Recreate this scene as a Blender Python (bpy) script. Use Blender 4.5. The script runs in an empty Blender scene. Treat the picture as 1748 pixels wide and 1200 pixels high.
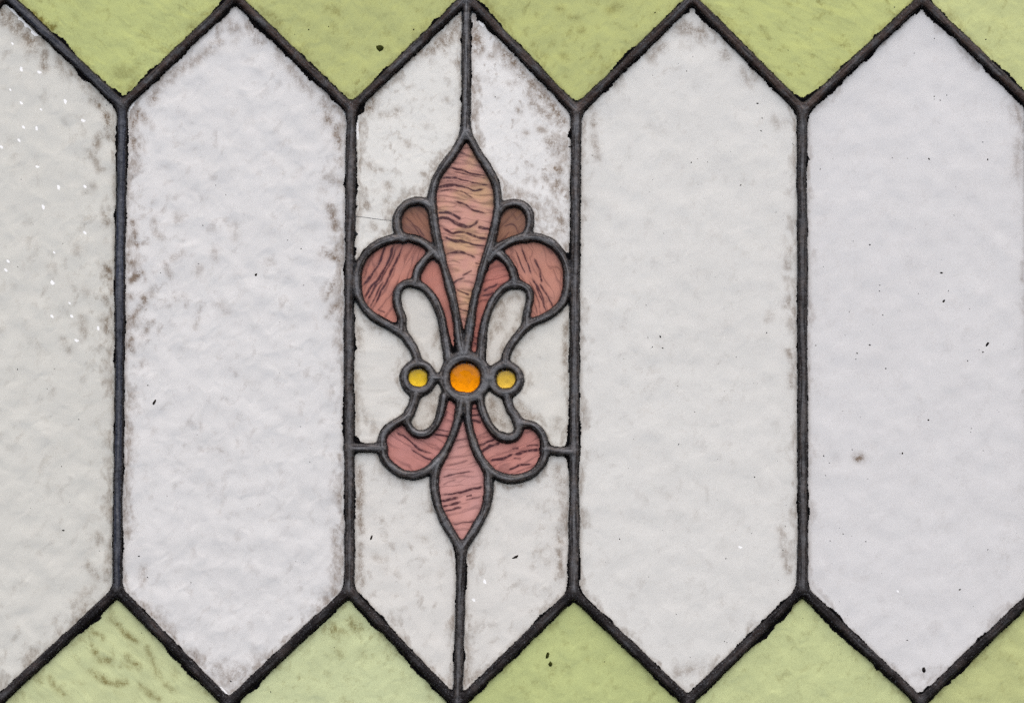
import bpy, math
import numpy as np
from collections import deque

C = bpy.context.scene
S = 0.00028            # metres per photograph pixel: a white pane is about 11 x 32 cm
PB = 1350              # photograph row of the panel's bottom edge (the panel's base)

# ------------------------------------------------------------------ camera, world, sun, exposure
def W(x, y, h=0.0):
    """photo pixel (x right, y down), h pixels proud of the glass -> metres"""
    return ((x - 874.0) * S, -h * S, (PB - y) * S)

cam = bpy.data.cameras.new('camera')
cam.sensor_fit = 'HORIZONTAL'; cam.sensor_width = 36.0
DIST = 1.05
cam.lens = 36.0 * DIST / (1748 * S)
cam.clip_start = 0.02; cam.clip_end = 200.0
camo = bpy.data.objects.new('camera', cam)
C.collection.objects.link(camo)
camo.location = (0, -DIST, (PB - 600) * S)
camo.rotation_euler = (math.radians(90), 0, 0)
C.camera = camo

SUN_EL, SUN_AZ = math.radians(74), math.radians(18)      # behind the window, a little to the right
world = bpy.data.worlds.new('World'); C.world = world
world.use_nodes = True
wt = world.node_tree
sky = wt.nodes.new('ShaderNodeTexSky'); sky.sky_type = 'NISHITA'
sky.sun_disc = False; sky.sun_elevation = SUN_EL; sky.sun_rotation = SUN_AZ
sky.air_density = 1.0; sky.dust_density = 5.0; sky.ozone_density = 1.0
bg = wt.nodes['Background']; bg.inputs['Strength'].default_value = 0.1
wt.links.new(sky.outputs['Color'], bg.inputs['Color'])

sun = bpy.data.lights.new('sun', 'SUN'); sun.energy = 1.5; sun.angle = math.radians(140)
sun.color = (1.0, 0.96, 0.90)
suno = bpy.data.objects.new('sun', sun); C.collection.objects.link(suno)
suno.rotation_euler = (math.radians(90) - SUN_EL, 0, math.pi - SUN_AZ)

C.view_settings.view_transform = 'Standard'; C.view_settings.look = 'None'
C.view_settings.gamma = 1.0
C.view_settings.exposure = 1.14
C.render.engine = 'CYCLES'
C.cycles.use_denoising = False; C.cycles.denoiser = 'OPENIMAGEDENOISE'; C.cycles.denoising_prefilter = 'FAST'
C.cycles.max_bounces = 8; C.cycles.transparent_max_bounces = 12

rng = np.random.default_rng(7)

# ------------------------------------------------------------------ numpy noise
def vnoise(x, y, scale, seed):
    """smooth value noise in 0..1"""
    r = np.random.default_rng(seed); n = 256
    t = r.random((n, n))
    fx, fy = x / scale + 1000.3, y / scale + 1000.7
    ix, iy = np.floor(fx).astype(int), np.floor(fy).astype(int)
    u, v = fx - ix, fy - iy
    u = u * u * (3 - 2 * u); v = v * v * (3 - 2 * v)
    ix %= n; iy %= n; jx = (ix + 1) % n; jy = (iy + 1) % n
    return (t[iy, ix] * (1 - u) + t[iy, jx] * u) * (1 - v) + (t[jy, ix] * (1 - u) + t[jy, jx] * u) * v

# ------------------------------------------------------------------ material helpers
class NT:
    def __init__(s, name):
        s.m = bpy.data.materials.new(name); s.m.use_nodes = True
        s.t = s.m.node_tree; s.t.nodes.clear()
        s.out = s.t.nodes.new('ShaderNodeOutputMaterial')
        s.tc = s.t.nodes.new('ShaderNodeTexCoord')
    def n(s, kind, **kw):
        nd = s.t.nodes.new(kind)
        for k, v in kw.items(): setattr(nd, k, v)
        return nd
    def put(s, sock, v):
        if isinstance(v, bpy.types.NodeSocket): s.t.links.new(v, sock)
        elif isinstance(v, (tuple, list)) and len(v) == 3 and sock.type == 'RGBA': sock.default_value = (*v, 1)
        else: sock.default_value = v
    def math(s, op, a, b=0.0, c=0.0, clamp=False):
        nd = s.n('ShaderNodeMath', operation=op, use_clamp=clamp)
        s.put(nd.inputs[0], a); s.put(nd.inputs[1], b); s.put(nd.inputs[2], c)
        return nd.outputs[0]
    def ramp(s, v, a, b, lo=0.0, hi=1.0):
        nd = s.n('ShaderNodeMapRange', interpolation_type='SMOOTHSTEP')
        s.put(nd.inputs[0], v); s.put(nd.inputs[1], a); s.put(nd.inputs[2], b); s.put(nd.inputs[3], lo); s.put(nd.inputs[4], hi)
        return nd.outputs[0]
    def mix(s, f, a, b, mode='MIX'):
        nd = s.n('ShaderNodeMix', data_type='RGBA', blend_type=mode, clamp_factor=True)
        s.put(nd.inputs[0], f); s.put(nd.inputs[6], a); s.put(nd.inputs[7], b)
        return nd.outputs[2]
    def noise(s, px, detail=2.0, seed=0.0, stretch=1.0, ang=0.0, rough=0.5, dist=0.0):
        """noise whose features are about px photo-pixels across, stretched along direction ang (degrees)"""
        mp = s.n('ShaderNodeMapping', vector_type='TEXTURE')
        mp.inputs['Location'].default_value = (seed * 0.731 + 0.013, seed * 0.37, seed * 0.517)
        mp.inputs['Rotation'].default_value = (0, -math.radians(ang), 0)
        mp.inputs['Scale'].default_value = (px * S * stretch, px * S, px * S)
        s.t.links.new(s.tc.outputs['Object'], mp.inputs['Vector'])
        nz = s.n('ShaderNodeTexNoise'); nz.inputs['Scale'].default_value = 1.0
        nz.inputs['Detail'].default_value = detail; nz.inputs['Roughness'].default_value = rough
        nz.inputs['Distortion'].default_value = dist
        s.t.links.new(mp.outputs[0], nz.inputs['Vector'])
        return nz.outputs['Fac']
    def attr(s, name):
        return s.n('ShaderNodeAttribute', attribute_name=name).outputs['Fac']

def lin(r, g, b):
    f = lambda c: c / 12.92 if c <= 0.04045 else ((c + 0.055) / 1.055) ** 2.4
    return (f(r / 255), f(g / 255), f(b / 255))

# lead: grey metal with brown patina ('rust'), soot ('grime')
def lead_material():
    t = NT('lead')
    grime, rust, crest = t.attr('grime'), t.attr('rust'), t.attr('crest')
    n1 = t.noise(26, 3, 1.0); n2 = t.noise(5, 4, 2.0, rough=.6); n3 = t.noise(60, 2, 3.0); n4 = t.noise(2.2, 2, 3.6, rough=.6)
    cb = t.n('ShaderNodeCombineXYZ')                     # drawn-lead scratches run along each strip
    t.put(cb.inputs[0], t.math('DIVIDE', t.attr('along'), 60.0)); t.put(cb.inputs[1], t.math('DIVIDE', t.attr('across'), 4.2))
    dr = t.n('ShaderNodeTexNoise'); dr.inputs['Scale'].default_value = 1.0; dr.inputs['Detail'].default_value = 3.0; dr.inputs['Roughness'].default_value = .6
    t.t.links.new(cb.outputs[0], dr.inputs['Vector']); n5 = dr.outputs['Fac']
    base = t.mix(t.ramp(n1, 0.35, 0.65), (0.310, 0.276, 0.255), (0.300, 0.228, 0.165))
    base = t.mix(t.ramp(n2, 0.3, 0.72), t.mix(0.8, base, (0.13, 0.105, 0.09)), base)
    base = t.mix(t.ramp(n5, 0.56, 0.38, 0, .92), base, (0.060, 0.042, 0.032))
    rf = t.math('MULTIPLY', rust, t.ramp(t.math('ADD', n1, t.math('MULTIPLY', t.math('SUBTRACT', n5, 0.5), 1.0)), 0.34, 0.60), clamp=True)
    base = t.mix(rf, base, (0.140, 0.068, 0.042))
    blue = t.math('MULTIPLY', rust, -0.85, clamp=True)
    base = t.mix(blue, base, (0.125, 0.140, 0.195))
    gf = t.math('MULTIPLY', grime, t.ramp(t.math('ADD', n3, t.math('MULTIPLY', n5, 0.6)), 0.45, 1.0, 0.5, 1.15), clamp=True)
    base = t.mix(gf, base, (0.017, 0.0115, 0.010))
    # worn crest and dirty flanks, with crest highlight and edge shade painted in
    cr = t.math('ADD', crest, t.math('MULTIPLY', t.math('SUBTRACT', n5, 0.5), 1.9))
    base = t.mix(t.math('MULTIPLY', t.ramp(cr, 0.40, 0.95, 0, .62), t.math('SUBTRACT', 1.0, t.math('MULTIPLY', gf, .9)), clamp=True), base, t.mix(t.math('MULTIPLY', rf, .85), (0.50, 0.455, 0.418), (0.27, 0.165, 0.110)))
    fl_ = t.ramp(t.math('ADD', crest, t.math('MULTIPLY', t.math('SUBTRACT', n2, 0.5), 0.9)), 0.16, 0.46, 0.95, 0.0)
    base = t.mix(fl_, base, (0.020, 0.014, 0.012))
    base = t.mix(t.math('MULTIPLY', t.ramp(n4, 0.57, 0.72), 0.42), base, (0.5, 0.48, 0.46))
    base = t.mix(t.math('MULTIPLY', t.ramp(n4, 0.40, 0.25), 0.5), base, (0.04, 0.03, 0.026))
    p = t.n('ShaderNodeBsdfPrincipled')
    t.put(p.inputs['Base Color'], base); p.inputs['Metallic'].default_value = 0.15
    t.put(p.inputs['Roughness'], t.math('MULTIPLY_ADD', t.attr('solder'), -0.1, t.ramp(n2, 0.3, 0.7, 0.34, 0.56)))
    t.put(p.inputs['Specular IOR Level'], t.math('MULTIPLY_ADD', gf, -0.35, 0.5))
    b = t.n('ShaderNodeBump'); b.inputs['Strength'].default_value = 0.6; b.inputs['Distance'].default_value = 1.3 * S
    t.put(b.inputs['Height'], t.math('ADD', t.math('MULTIPLY', n5, 0.9), t.math('ADD', t.math('MULTIPLY', t.noise(3.5, 4, 5.0), .6), t.math('MULTIPLY', n2, 0.8))))
    t.t.links.new(b.outputs[0], p.inputs['Normal'])
    t.t.links.new(p.outputs[0], t.out.inputs[0])
    return t.m

def putty_material():
    t = NT('old_putty')
    col = t.mix(t.ramp(t.noise(6, 3, 4.0), 0.5, 0.75), (0.007, 0.006, 0.006), (0.035, 0.022, 0.015))
    p = t.n('ShaderNodeBsdfPrincipled'); t.put(p.inputs['Base Color'], col)
    p.inputs['Roughness'].default_value = 0.9; p.inputs['Specular IOR Level'].default_value = 0.1
    b = t.n('ShaderNodeBump'); b.inputs['Strength'].default_value = 0.7; b.inputs['Distance'].default_value = 1.0 * S
    t.put(b.inputs['Height'], t.noise(3, 3, 6.0)); t.t.links.new(b.outputs[0], p.inputs['Normal'])
    t.t.links.new(p.outputs[0], t.out.inputs[0])
    return t.m

def clear_material():
    t = NT('clear_back_face')
    p = t.n('ShaderNodeBsdfTransparent'); p.inputs[0].default_value = (0.97, 0.97, 0.97, 1)
    t.t.links.new(p.outputs[0], t.out.inputs[0])
    return t.m

def glass_material(name, tint, seed, edge=(18, 0.8), mottle=0.25, grain=0.25, mott_px=17, mott_st=1.25, mott_ang=60, ham=0.8,
                   dirt=(0.31, 0.245, 0.195), var=0.05, rim=6.0, tint2=None, streak=None):
    """milky glass that passes the daylight behind it; soot clings near the leads and in the dimples"""
    t = NT(name)
    e, stain, clear = t.attr('edge'), t.attr('stain'), t.attr('clear')
    low = t.noise(90, 2, seed + .1)
    c = tint
    if tint2: c = t.mix(t.ramp(t.noise(34, 2, seed + .15, 1.5, 20), 0.36, 0.72), tint, tint2)
    c = t.mix(1.0, c, t.mix(low, (1 - var,) * 3, (1 + var,) * 3), 'MULTIPLY')
    # fine grime film: specks of soot a pixel or two across
    g = t.noise(2.6, 3, seed + .2, rough=0.7); g2 = t.noise(1.5, 2, seed + .25, rough=.6)
    gm = t.math('MULTIPLY', t.ramp(t.math('MULTIPLY_ADD', g, 0.6, t.math('MULTIPLY', g2, 0.4)), 0.42, 0.72), t.ramp(t.noise(40, 3, seed + .3), 0.3, 0.7, 0.45, 1.0))
    # soot held along the leads
    n30 = t.noise(42, 3, seed + .4, 1.4, 90); n8 = t.noise(10, 4, seed + .5, 1.3, 90, rough=.6); fib = t.noise(2.4, 2, seed + .55, 3, 90)
    wid = t.math('MULTIPLY', t.ramp(n30, 0.40, 0.66, 0.15, 1.7), t.math('MULTIPLY_ADD', stain, edge[0] * .5, edge[0]))
    f = t.math('SUBTRACT', 1.0, t.math('DIVIDE', e, wid))
    f = t.math('ADD', f, t.math('MULTIPLY', t.math('SUBTRACT', n8, 0.5), 1.9))
    f = t.ramp(f, -0.05, 1.25)
    rimw = t.ramp(t.noise(22, 2, seed + .45), 0.42, 0.62, 1.5, rim)
    f = t.math('MULTIPLY', f, t.ramp(t.math('SUBTRACT', e, rimw), -0.8, 1.6, 0.12, 1.0))
    thin = t.math('MULTIPLY', t.ramp(e, 10.0, 1.5), t.ramp(n8, 0.3, 0.65, 0.05, 0.5))
    far = t.ramp(t.math('DIVIDE', e, t.math('MULTIPLY_ADD', stain, 1.3, 1.0)), edge[0] * 2.2, edge[0] * 0.6)
    f = t.math('MULTIPLY', t.math('MULTIPLY', f, far), t.math('MULTIPLY', t.ramp(fib, 0.3, 0.65, 0.72, 1.05), edge[1] * .82), clamp=True)
    # dimples that hold dirt
    m1 = t.noise(mott_px * 1.15, 0.2, seed + .6, mott_st, mott_ang, dist=0.7); m2 = t.noise(mott_px * 3.2, 2, seed + .7)
    ms = t.noise(mott_px, 2.5, seed + .6, mott_st, mott_ang, rough=.45, dist=0.35)
    mo = t.math('MULTIPLY', t.ramp(t.math('MULTIPLY_ADD', t.math('SUBTRACT', g, .5), .18, ms), 0.50, 0.80), t.ramp(m2, 0.38, 0.58, 0.3, 1.0))
    mo = t.math('MULTIPLY', mo, t.math('MULTIPLY_ADD', stain, 0.55, mottle))
    mo = t.math('MULTIPLY', mo, t.ramp(g, 0.3, 0.6, 0.75, 1.0), clamp=True)
    d = t.math('ADD', t.math('MAXIMUM', t.math('MAXIMUM', t.math('MAXIMUM', f, t.math('MULTIPLY', thin, edge[1])), mo), t.math('MULTIPLY', t.attr('spot'), t.ramp(t.math('MULTIPLY_ADD', g, .45, t.math('MULTIPLY', n8, .75)), 0.40, 0.74, 0.22, 1.25))), t.math('MULTIPLY', gm, grain), clamp=True)
    if streak:
        ang, along, across, width, amt, scol = streak
        def lines(sp, k, sd, gl):
            mp = t.n('ShaderNodeMapping', vector_type='TEXTURE')
            mp.inputs['Rotation'].default_value = (0, -math.radians(ang), 0); mp.inputs['Scale'].default_value = (S, S, S)
            t.t.links.new(t.tc.outputs['Object'], mp.inputs['Vector'])
            sx = t.n('ShaderNodeSeparateXYZ'); t.t.links.new(mp.outputs[0], sx.inputs[0])
            ph = t.math('DIVIDE', sx.outputs[2], sp)
            ph = t.math('MULTIPLY_ADD', t.noise(34, 1, seed + sd, 1.8, ang), k, ph)
            ph = t.math('MULTIPLY_ADD', t.noise(12, 1, seed + sd + .1, 2.5, ang), 0.5, ph)
            tri = t.math('ABSOLUTE', t.math('SUBTRACT', t.math('FRACT', ph), 0.5))
            wv = t.math('MULTIPLY', t.ramp(t.noise(20, 1, seed + sd + .2, 2.2, ang), 0.36, 0.64, 0.3, 1.9), width / sp)
            ln = t.ramp(t.math('DIVIDE', tri, wv), 0.15, 1.3, 1.0, 0.0)
            return t.math('MULTIPLY', ln, t.ramp(t.noise(along * .7, 1, seed + sd + .3, 1.8, ang), gl, gl + .08))
        r = t.math('MULTIPLY', t.math('MAXIMUM', lines(across * 1.4, 1.8, .8, .36), t.math('MULTIPLY', lines(across * 2.2, 2.2, 1.3, .38), .85)), amt * .5)
        stk = t.math('MULTIPLY', t.attr('streak'), t.ramp(t.noise(7, 3, seed + 2.4, 2.0, ang), 0.25, 0.5, 0.7, 1.0))
        r = t.math('MAXIMUM', r, t.math('MULTIPLY', t.ramp(stk, 0.0, 1.0), .95))
        r = t.math('MULTIPLY', r, t.ramp(t.noise(5, 3, seed + 2.1), 0.3, 0.5, 0.7, 1.0))
        soft = t.ramp(t.noise(across * 1.1, 2, seed + 1.7, along / across, ang), 0.5, 0.75, 0.0, 0.22)
        c = t.mix(soft, c, t.mix(0.5, c, scol)); c = t.mix(r, c, scol)
    c = t.mix(d, c, t.mix(1.0, c, dirt, 'MULTIPLY'))
    tr = t.n('ShaderNodeBsdfTranslucent'); t.put(tr.inputs['Color'], c)
    di = t.n('ShaderNodeBsdfDiffuse'); t.put(di.inputs['Color'], t.mix(0.5, c, t.mix(1.0, c, (0.5, 0.5, 0.5), 'MULTIPLY')))
    mx = t.n('ShaderNodeMixShader'); mx.inputs[0].default_value = 0.16
    t.t.links.new(tr.outputs[0], mx.inputs[1]); t.t.links.new(di.outputs[0], mx.inputs[2])
    b = t.n('ShaderNodeBump'); b.inputs['Strength'].default_value = 1.0; b.inputs['Distance'].default_value = 1.5 * ham * S
    t.put(b.inputs['Height'], t.math('MULTIPLY_ADD', m1, -0.62, t.math('MULTIPLY_ADD', t.noise(60, 1, seed + 2.6), 1.3, t.math('MULTIPLY', t.noise(32, 0, seed + 2.9), 1.3))))
    t.t.links.new(b.outputs[0], tr.inputs['Normal']); t.t.links.new(b.outputs[0], di.inputs['Normal'])
    gl = t.n('ShaderNodeBsdfGlossy'); gl.inputs['Roughness'].default_value = 0.25; gl.inputs['Color'].default_value = (1, 1, 1, 1)
    t.t.links.new(b.outputs[0], gl.inputs['Normal'])
    fr = t.n('ShaderNodeFresnel'); fr.inputs['IOR'].default_value = 1.45
    m2x = t.n('ShaderNodeMixShader'); t.t.links.new(t.math('MULTIPLY', fr.outputs[0], t.math('SUBTRACT', 1.0, d)), m2x.inputs[0])
    t.t.links.new(mx.outputs[0], m2x.inputs[1]); t.t.links.new(gl.outputs[0], m2x.inputs[2])
    # chips where the milky skin has gone: clean glass spreads the full daylight
    hole = t.n('ShaderNodeBsdfTranslucent'); hole.inputs['Color'].default_value = (.98, .98, .98, 1)
    m3 = t.n('ShaderNodeMixShader'); t.t.links.new(t.math('GREATER_THAN', clear, 0.30), m3.inputs[0])
    t.t.links.new(m2x.outputs[0], m3.inputs[1]); t.t.links.new(hole.outputs[0], m3.inputs[2])
    t.t.links.new(m3.outputs[0], t.out.inputs[0])
    return t.m

def jewel_material(name, col, seed):
    t = NT(name)
    c = t.mix(t.ramp(t.noise(7, 4, seed), 0.45, 0.72, 0.0, 0.38), col, tuple(v * 0.55 for v in col))
    tr = t.n('ShaderNodeBsdfTranslucent'); t.put(tr.inputs['Color'], c)
    rf = t.n('ShaderNodeBsdfRefraction'); t.put(rf.inputs['Color'], c); rf.inputs['Roughness'].default_value = 0.35; rf.inputs['IOR'].default_value = 1.5
    mx = t.n('ShaderNodeMixShader'); mx.inputs[0].default_value = 0.06
    t.t.links.new(tr.outputs[0], mx.inputs[1]); t.t.links.new(rf.outputs[0], mx.inputs[2])
    gl = t.n('ShaderNodeBsdfGlossy'); gl.inputs['Roughness'].default_value = 0.12
    fr = t.n('ShaderNodeFresnel'); fr.inputs['IOR'].default_value = 1.5
    m2 = t.n('ShaderNodeMixShader'); t.t.links.new(fr.outputs[0], m2.inputs[0])
    t.t.links.new(mx.outputs[0], m2.inputs[1]); t.t.links.new(gl.outputs[0], m2.inputs[2])
    t.t.links.new(m2.outputs[0], t.out.inputs[0])
    return t.m

def plain_material(name, col, rough=0.8):
    t = NT(name)
    c = t.mix(t.ramp(t.noise(4, 3, 2.7), 0.35, 0.7), tuple(v * .5 for v in col), col)
    p = t.n('ShaderNodeBsdfPrincipled'); t.put(p.inputs['Base Color'], c); p.inputs['Roughness'].default_value = rough
    p.inputs['Specular IOR Level'].default_value = 0.15
    t.t.links.new(p.outputs[0], t.out.inputs[0])
    return t.m

# ------------------------------------------------------------------ mesh helper
def make_mesh(name, co, faces, mats, parent=None, attrs=None, normals=None, mat_index=None, smooth=True):
    """co (n,3), faces (m,4) or (m,3) arrays or list of both"""
    me = bpy.data.meshes.new(name)
    fl = faces if isinstance(faces, list) else [faces]
    fl = [np.asarray(f) for f in fl if len(f)]
    me.vertices.add(len(co)); me.vertices.foreach_set('co', np.asarray(co, dtype=np.float32).ravel())
    loops = np.concatenate([f.ravel() for f in fl]).astype(np.int32)
    tot = np.concatenate([np.full(len(f), f.shape[1]) for f in fl]).astype(np.int32)
    start = np.concatenate([[0], np.cumsum(tot)[:-1]]).astype(np.int32)
    me.loops.add(len(loops)); me.loops.foreach_set('vertex_index', loops)
    me.polygons.add(len(tot)); me.polygons.foreach_set('loop_start', start)
    me.polygons.foreach_set('use_smooth', np.full(len(tot), smooth))
    for m in mats: me.materials.append(m)
    if mat_index is not None: me.polygons.foreach_set('material_index', np.asarray(mat_index, dtype=np.int32))
    me.update(calc_edges=True)
    for k, v in (attrs or {}).items():
        a = me.attributes.new(k, 'FLOAT', 'POINT'); a.data.foreach_set('value', np.asarray(v, dtype=np.float32))
    if normals is not None: me.normals_split_custom_set_from_vertices(normals.tolist())
    o = bpy.data.objects.new(name, me); C.collection.objects.link(o)
    if parent is not None: o.parent = parent
    return o

# ------------------------------------------------------------------ the lead lines, measured on the photograph
def spline(pts, step=3.0, closed=False):
    P = np.array(pts, float)
    if len(P) == 2 and not closed:
        n = max(2, int(np.hypot(*(P[1] - P[0])) / 12))
        return P[0] + (P[1] - P[0]) * np.linspace(0, 1, n + 1)[:, None]
    if closed: Q = np.vstack([P[-1], P, P[0], P[1]])
    else: Q = np.vstack([2 * P[0] - P[1], P, 2 * P[-1] - P[-2]])
    out = []
    for i in range(len(Q) - 3):
        p0, p1, p2, p3 = Q[i:i + 4]
        n = max(2, int(np.hypot(*(p2 - p1)) / step))
        for k in range(n):
            s = k / n
            out.append(.5 * (2 * p1 + (p2 - p0) * s + (2 * p0 - 5 * p1 + 4 * p2 - p3) * s * s + (3 * p1 - p0 - 3 * p2 + p3) * s ** 3))
    out.append(Q[-2])
    return np.array(out)

T = [(10, -8), (402, -4), (797, -4), (1181, -1), (1573, 0), (1960, 2)]               # peaks of the zigzag above
U = [(-180, 180), (209, 181), (600, 187), (984, 190), (1370, 189), (1758, 178)]      # its valleys
D = [(-190, 1008), (201, 1008), (596, 1008), (979, 1011), (1369, 1007), (1769, 1010)]
B = [(-13, 1205), (390, 1201), (781, 1203), (1174, 1197), (1571, 1197), (1964, 1200)]
TOP, LEFT, RIGHT = -150, -184, 1961
low_side = {}
cames = []   # points, half width, grime, rust(+)/blue(-), putty factor
def came(pts, hw=8.6, grime=0.25, rust=0.3, putty=1.0, closed=False):
    cames.append((spline(pts, closed=closed), hw, grime, rust, putty)); return len(cames) - 1

mids = {1: [(207.6, 300), (205, 451), (204.5, 600), (203, 760), (200.8, 900)], 2: [(599, 300), (597, 451), (596, 600), (597, 900)],
        3: [(982.7, 300), (981.4, 496), (980, 785), (980, 900)], 4: [(1368.7, 300), (1369.6, 400), (1370, 700), (1370.5, 900)],
        5: [(1762, 500)]}
vg = {1: (0.55, -0.9), 2: (0.36, 0.35), 3: (0.32, 0.25), 4: (0.50, 0.3), 5: (0.5, 0.3)}
for i in range(1, 6): came([U[i]] + mids[i] + [D[i]], 8.0, *vg[i], 1.1)
for i in range(6):
    for a in ([U[i]] + ([U[i + 1]] if i < 5 else [])):                                # top zigzag
        gr, ru = (0.68, 1.0) if T[i][0] < 1200 else (0.62, 1.0)
        if i == 0 and a is U[1]: gr, ru = 0.66, -0.6
        low_side[came([T[i], a], 7.9, gr, ru, 1.3)] = np.sign(a[0] - T[i][0])
    for a in ([D[i]] + ([D[i + 1]] if i < 5 else [])):                                # bottom zigzag
        low_side[came([a, B[i]], 7.9, 0.98 if i < 4 else 0.92, 0.7, 1.25)] = np.sign(B[i][0] - a[0])
for i in range(5):
    came([T[i], (T[i][0] + 1, TOP)], 8.6, 0.4, 0.3); came([B[i], (B[i][0] - 2, PB)], 8.6, 0.6, 0.3)
came([(LEFT, TOP), (LEFT, PB)], 10, 0.4, 0.2); came([(RIGHT, TOP), (RIGHT, PB)], 10, 0.4, 0.2)
came([(LEFT, TOP), (RIGHT, TOP)], 10, 0.4, 0.2); came([(LEFT, PB), (RIGHT, PB)], 10, 0.5, 0.2)

FG, FR, FP = 0.06, 0.14, 0.5           # the ornament's leads are cleaner
def fl(pts, hw=6.9, g=FG, r=FR, p=FP, closed=False): return came(pts, hw, g, r, p, closed)
def circle(cx, cy, r): return [(cx + r * math.cos(a), cy + r * math.sin(a)) for a in np.linspace(0, 2 * math.pi, 17)[:-1]]
fl([T[2], (796, 75), (796, 150), (795, 214), (795, 228)], 7.0, 0.15, 0.0, 0.9)                    # upper spine
fl([(795, 226), (784, 247), (773, 264), (755, 287), (742.5, 312), (737, 341), (739, 365), (743.4, 394), (749.5, 423), (757, 452), (766.4, 486), (774, 515), (780, 548), (784, 577), (788, 604)])
fl([(795, 226), (806, 243), (817, 264), (834, 290), (845, 312), (849.5, 336), (849, 360), (844.5, 387), (838, 414), (829, 443), (819.5, 476), (810, 510), (803, 552), (799.5, 581), (796, 604)])
fl([(733, 352), (727, 347), (716, 344), (699, 346.5), (686.6, 355.6), (678.5, 370), (678, 385), (682, 399), (688, 408)])
fl([(854, 358), (862, 350.5), (877, 347), (892, 351), (902.5, 363), (904.5, 380), (901.5, 394), (895, 406)])
fl([(749, 440), (737, 426), (720.5, 414), (701, 407.6), (682, 406.5), (660, 411), (638, 422), (620, 441), (611, 464), (609.5, 490), (614.5, 512), (626, 529), (643, 544), (662.5, 555), (679.4, 564), (689.5, 572), (699.5, 585), (708, 599), (712, 612), (713, 620)])
fl([(835, 441), (846, 428), (863, 416), (882, 408), (904, 405), (926, 408), (945, 418.5), (959.5, 437), (968, 462), (968, 491), (960, 516), (942.7, 533.5), (926, 543), (906.5, 551.5), (895.6, 560), (882.3, 575.4), (871, 591), (864, 608), (863, 622)])
fl([(685.4, 563), (685.4, 541), (679.6, 524), (677, 507), (682.5, 492), (694, 484), (708.4, 484), (723, 491), (735, 503), (746, 521), (753.5, 543), (758, 567), (761.5, 589), (765, 610)])
fl([(898.5, 556), (899, 538), (902, 523.5), (905, 507), (901.5, 494.5), (890, 486.5), (875, 485.5), (860.6, 491.5), (846, 506.6), (836.4, 523.5), (829, 545), (824.4, 569.4), (822, 589), (820, 611)])
fl([(738, 432), (727, 443), (718, 455), (712, 468), (709, 484)])
fl([(851, 433), (865, 445), (873.5, 459.5), (877.5, 473), (878.5, 485)])
fl(circle(714, 644.5, 24), 7.2, closed=True); fl(circle(863, 647, 24), 7.2, closed=True)          # rings round the jewels
fl(circle(794, 644.5, 35.5), 8.6, closed=True)
fl([(737, 645), (760, 645)], 6.5); fl([(828, 646), (840, 646)], 5.0)                             # solder bridges between the rings
fl([(711, 669), (706, 688), (699, 705), (689, 715), (672, 724.5), (658, 736.5), (652.5, 750), (652.5, 766), (657, 782.5), (669, 797), (686, 807.5), (705, 810.5), (722, 807), (737, 798), (752, 783), (764, 763), (772.5, 744), (780, 722), (785, 696), (787, 678)])
fl([(699, 705), (695, 718), (700.5, 731), (712, 739.5), (727.5, 739), (740, 729.5), (748.5, 715), (754, 696), (757.5, 677)])
fl([(864, 671), (870, 695), (880, 710), (886, 725), (883.5, 739), (872.7, 747), (858, 746), (844, 737), (832, 720), (823.5, 700), (819.5, 680)])
fl([(797, 678), (798, 703), (800.5, 725), (807.5, 753), (817, 777), (829, 794.5), (844, 808), (862, 815.5), (880, 817), (901, 811.5), (916, 801), (927, 785), (930.5, 766), (928, 749), (921, 735), (907, 725), (886, 722)])
fl([(748, 789), (744, 803), (741.5, 820), (742.5, 838), (747, 860), (755.5, 881.5), (766.4, 902), (778, 921), (787, 938)])
fl([(828, 793), (833, 806), (834, 832), (831.5, 857), (824, 879), (812.5, 900), (800, 920), (788, 938)])
fl([(787.5, 934), (787, 975), (785.5, 1025), (784.7, 1075), (783.7, 1125), (781.5, 1175), B[2]], 7.4, 0.42, 0.1, 0.8)
fl([(597, 764), (625, 764), (653, 764)], 7.2); fl([(930, 767), (955, 769.5), (980, 770)], 7.2)

joints = [T[i] for i in range(6)] + [U[i] for i in range(1, 6)] + [D[i] for i in range(1, 6)] + [B[i] for i in range(6)]
joints = [(p, 15) for p in joints] + [((795, 232), 13), ((787.5, 930), 13), ((598, 764), 12), ((980, 770), 12), ((744, 440), 13), ((842, 436), 13),
    ((735, 348), 10), ((851, 356), 10), ((684, 405), 10), ((899, 404), 10), ((687, 565), 11), ((897, 559), 11), ((710, 480), 10), ((878, 481), 10),
    ((713, 617), 10), ((863, 618), 10), ((792, 604), 14), ((763, 609), 10), ((822, 610), 10), ((739, 645), 8), ((833, 646), 8), ((711, 672), 10), ((865, 673), 10),
    ((791, 684), 13), ((757, 677), 9), ((819, 680), 9), ((697, 711), 11), ((886, 722), 11), ((745, 794), 12), ((831, 797), 12), ((654, 764), 10), ((930, 767), 10)]

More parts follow.
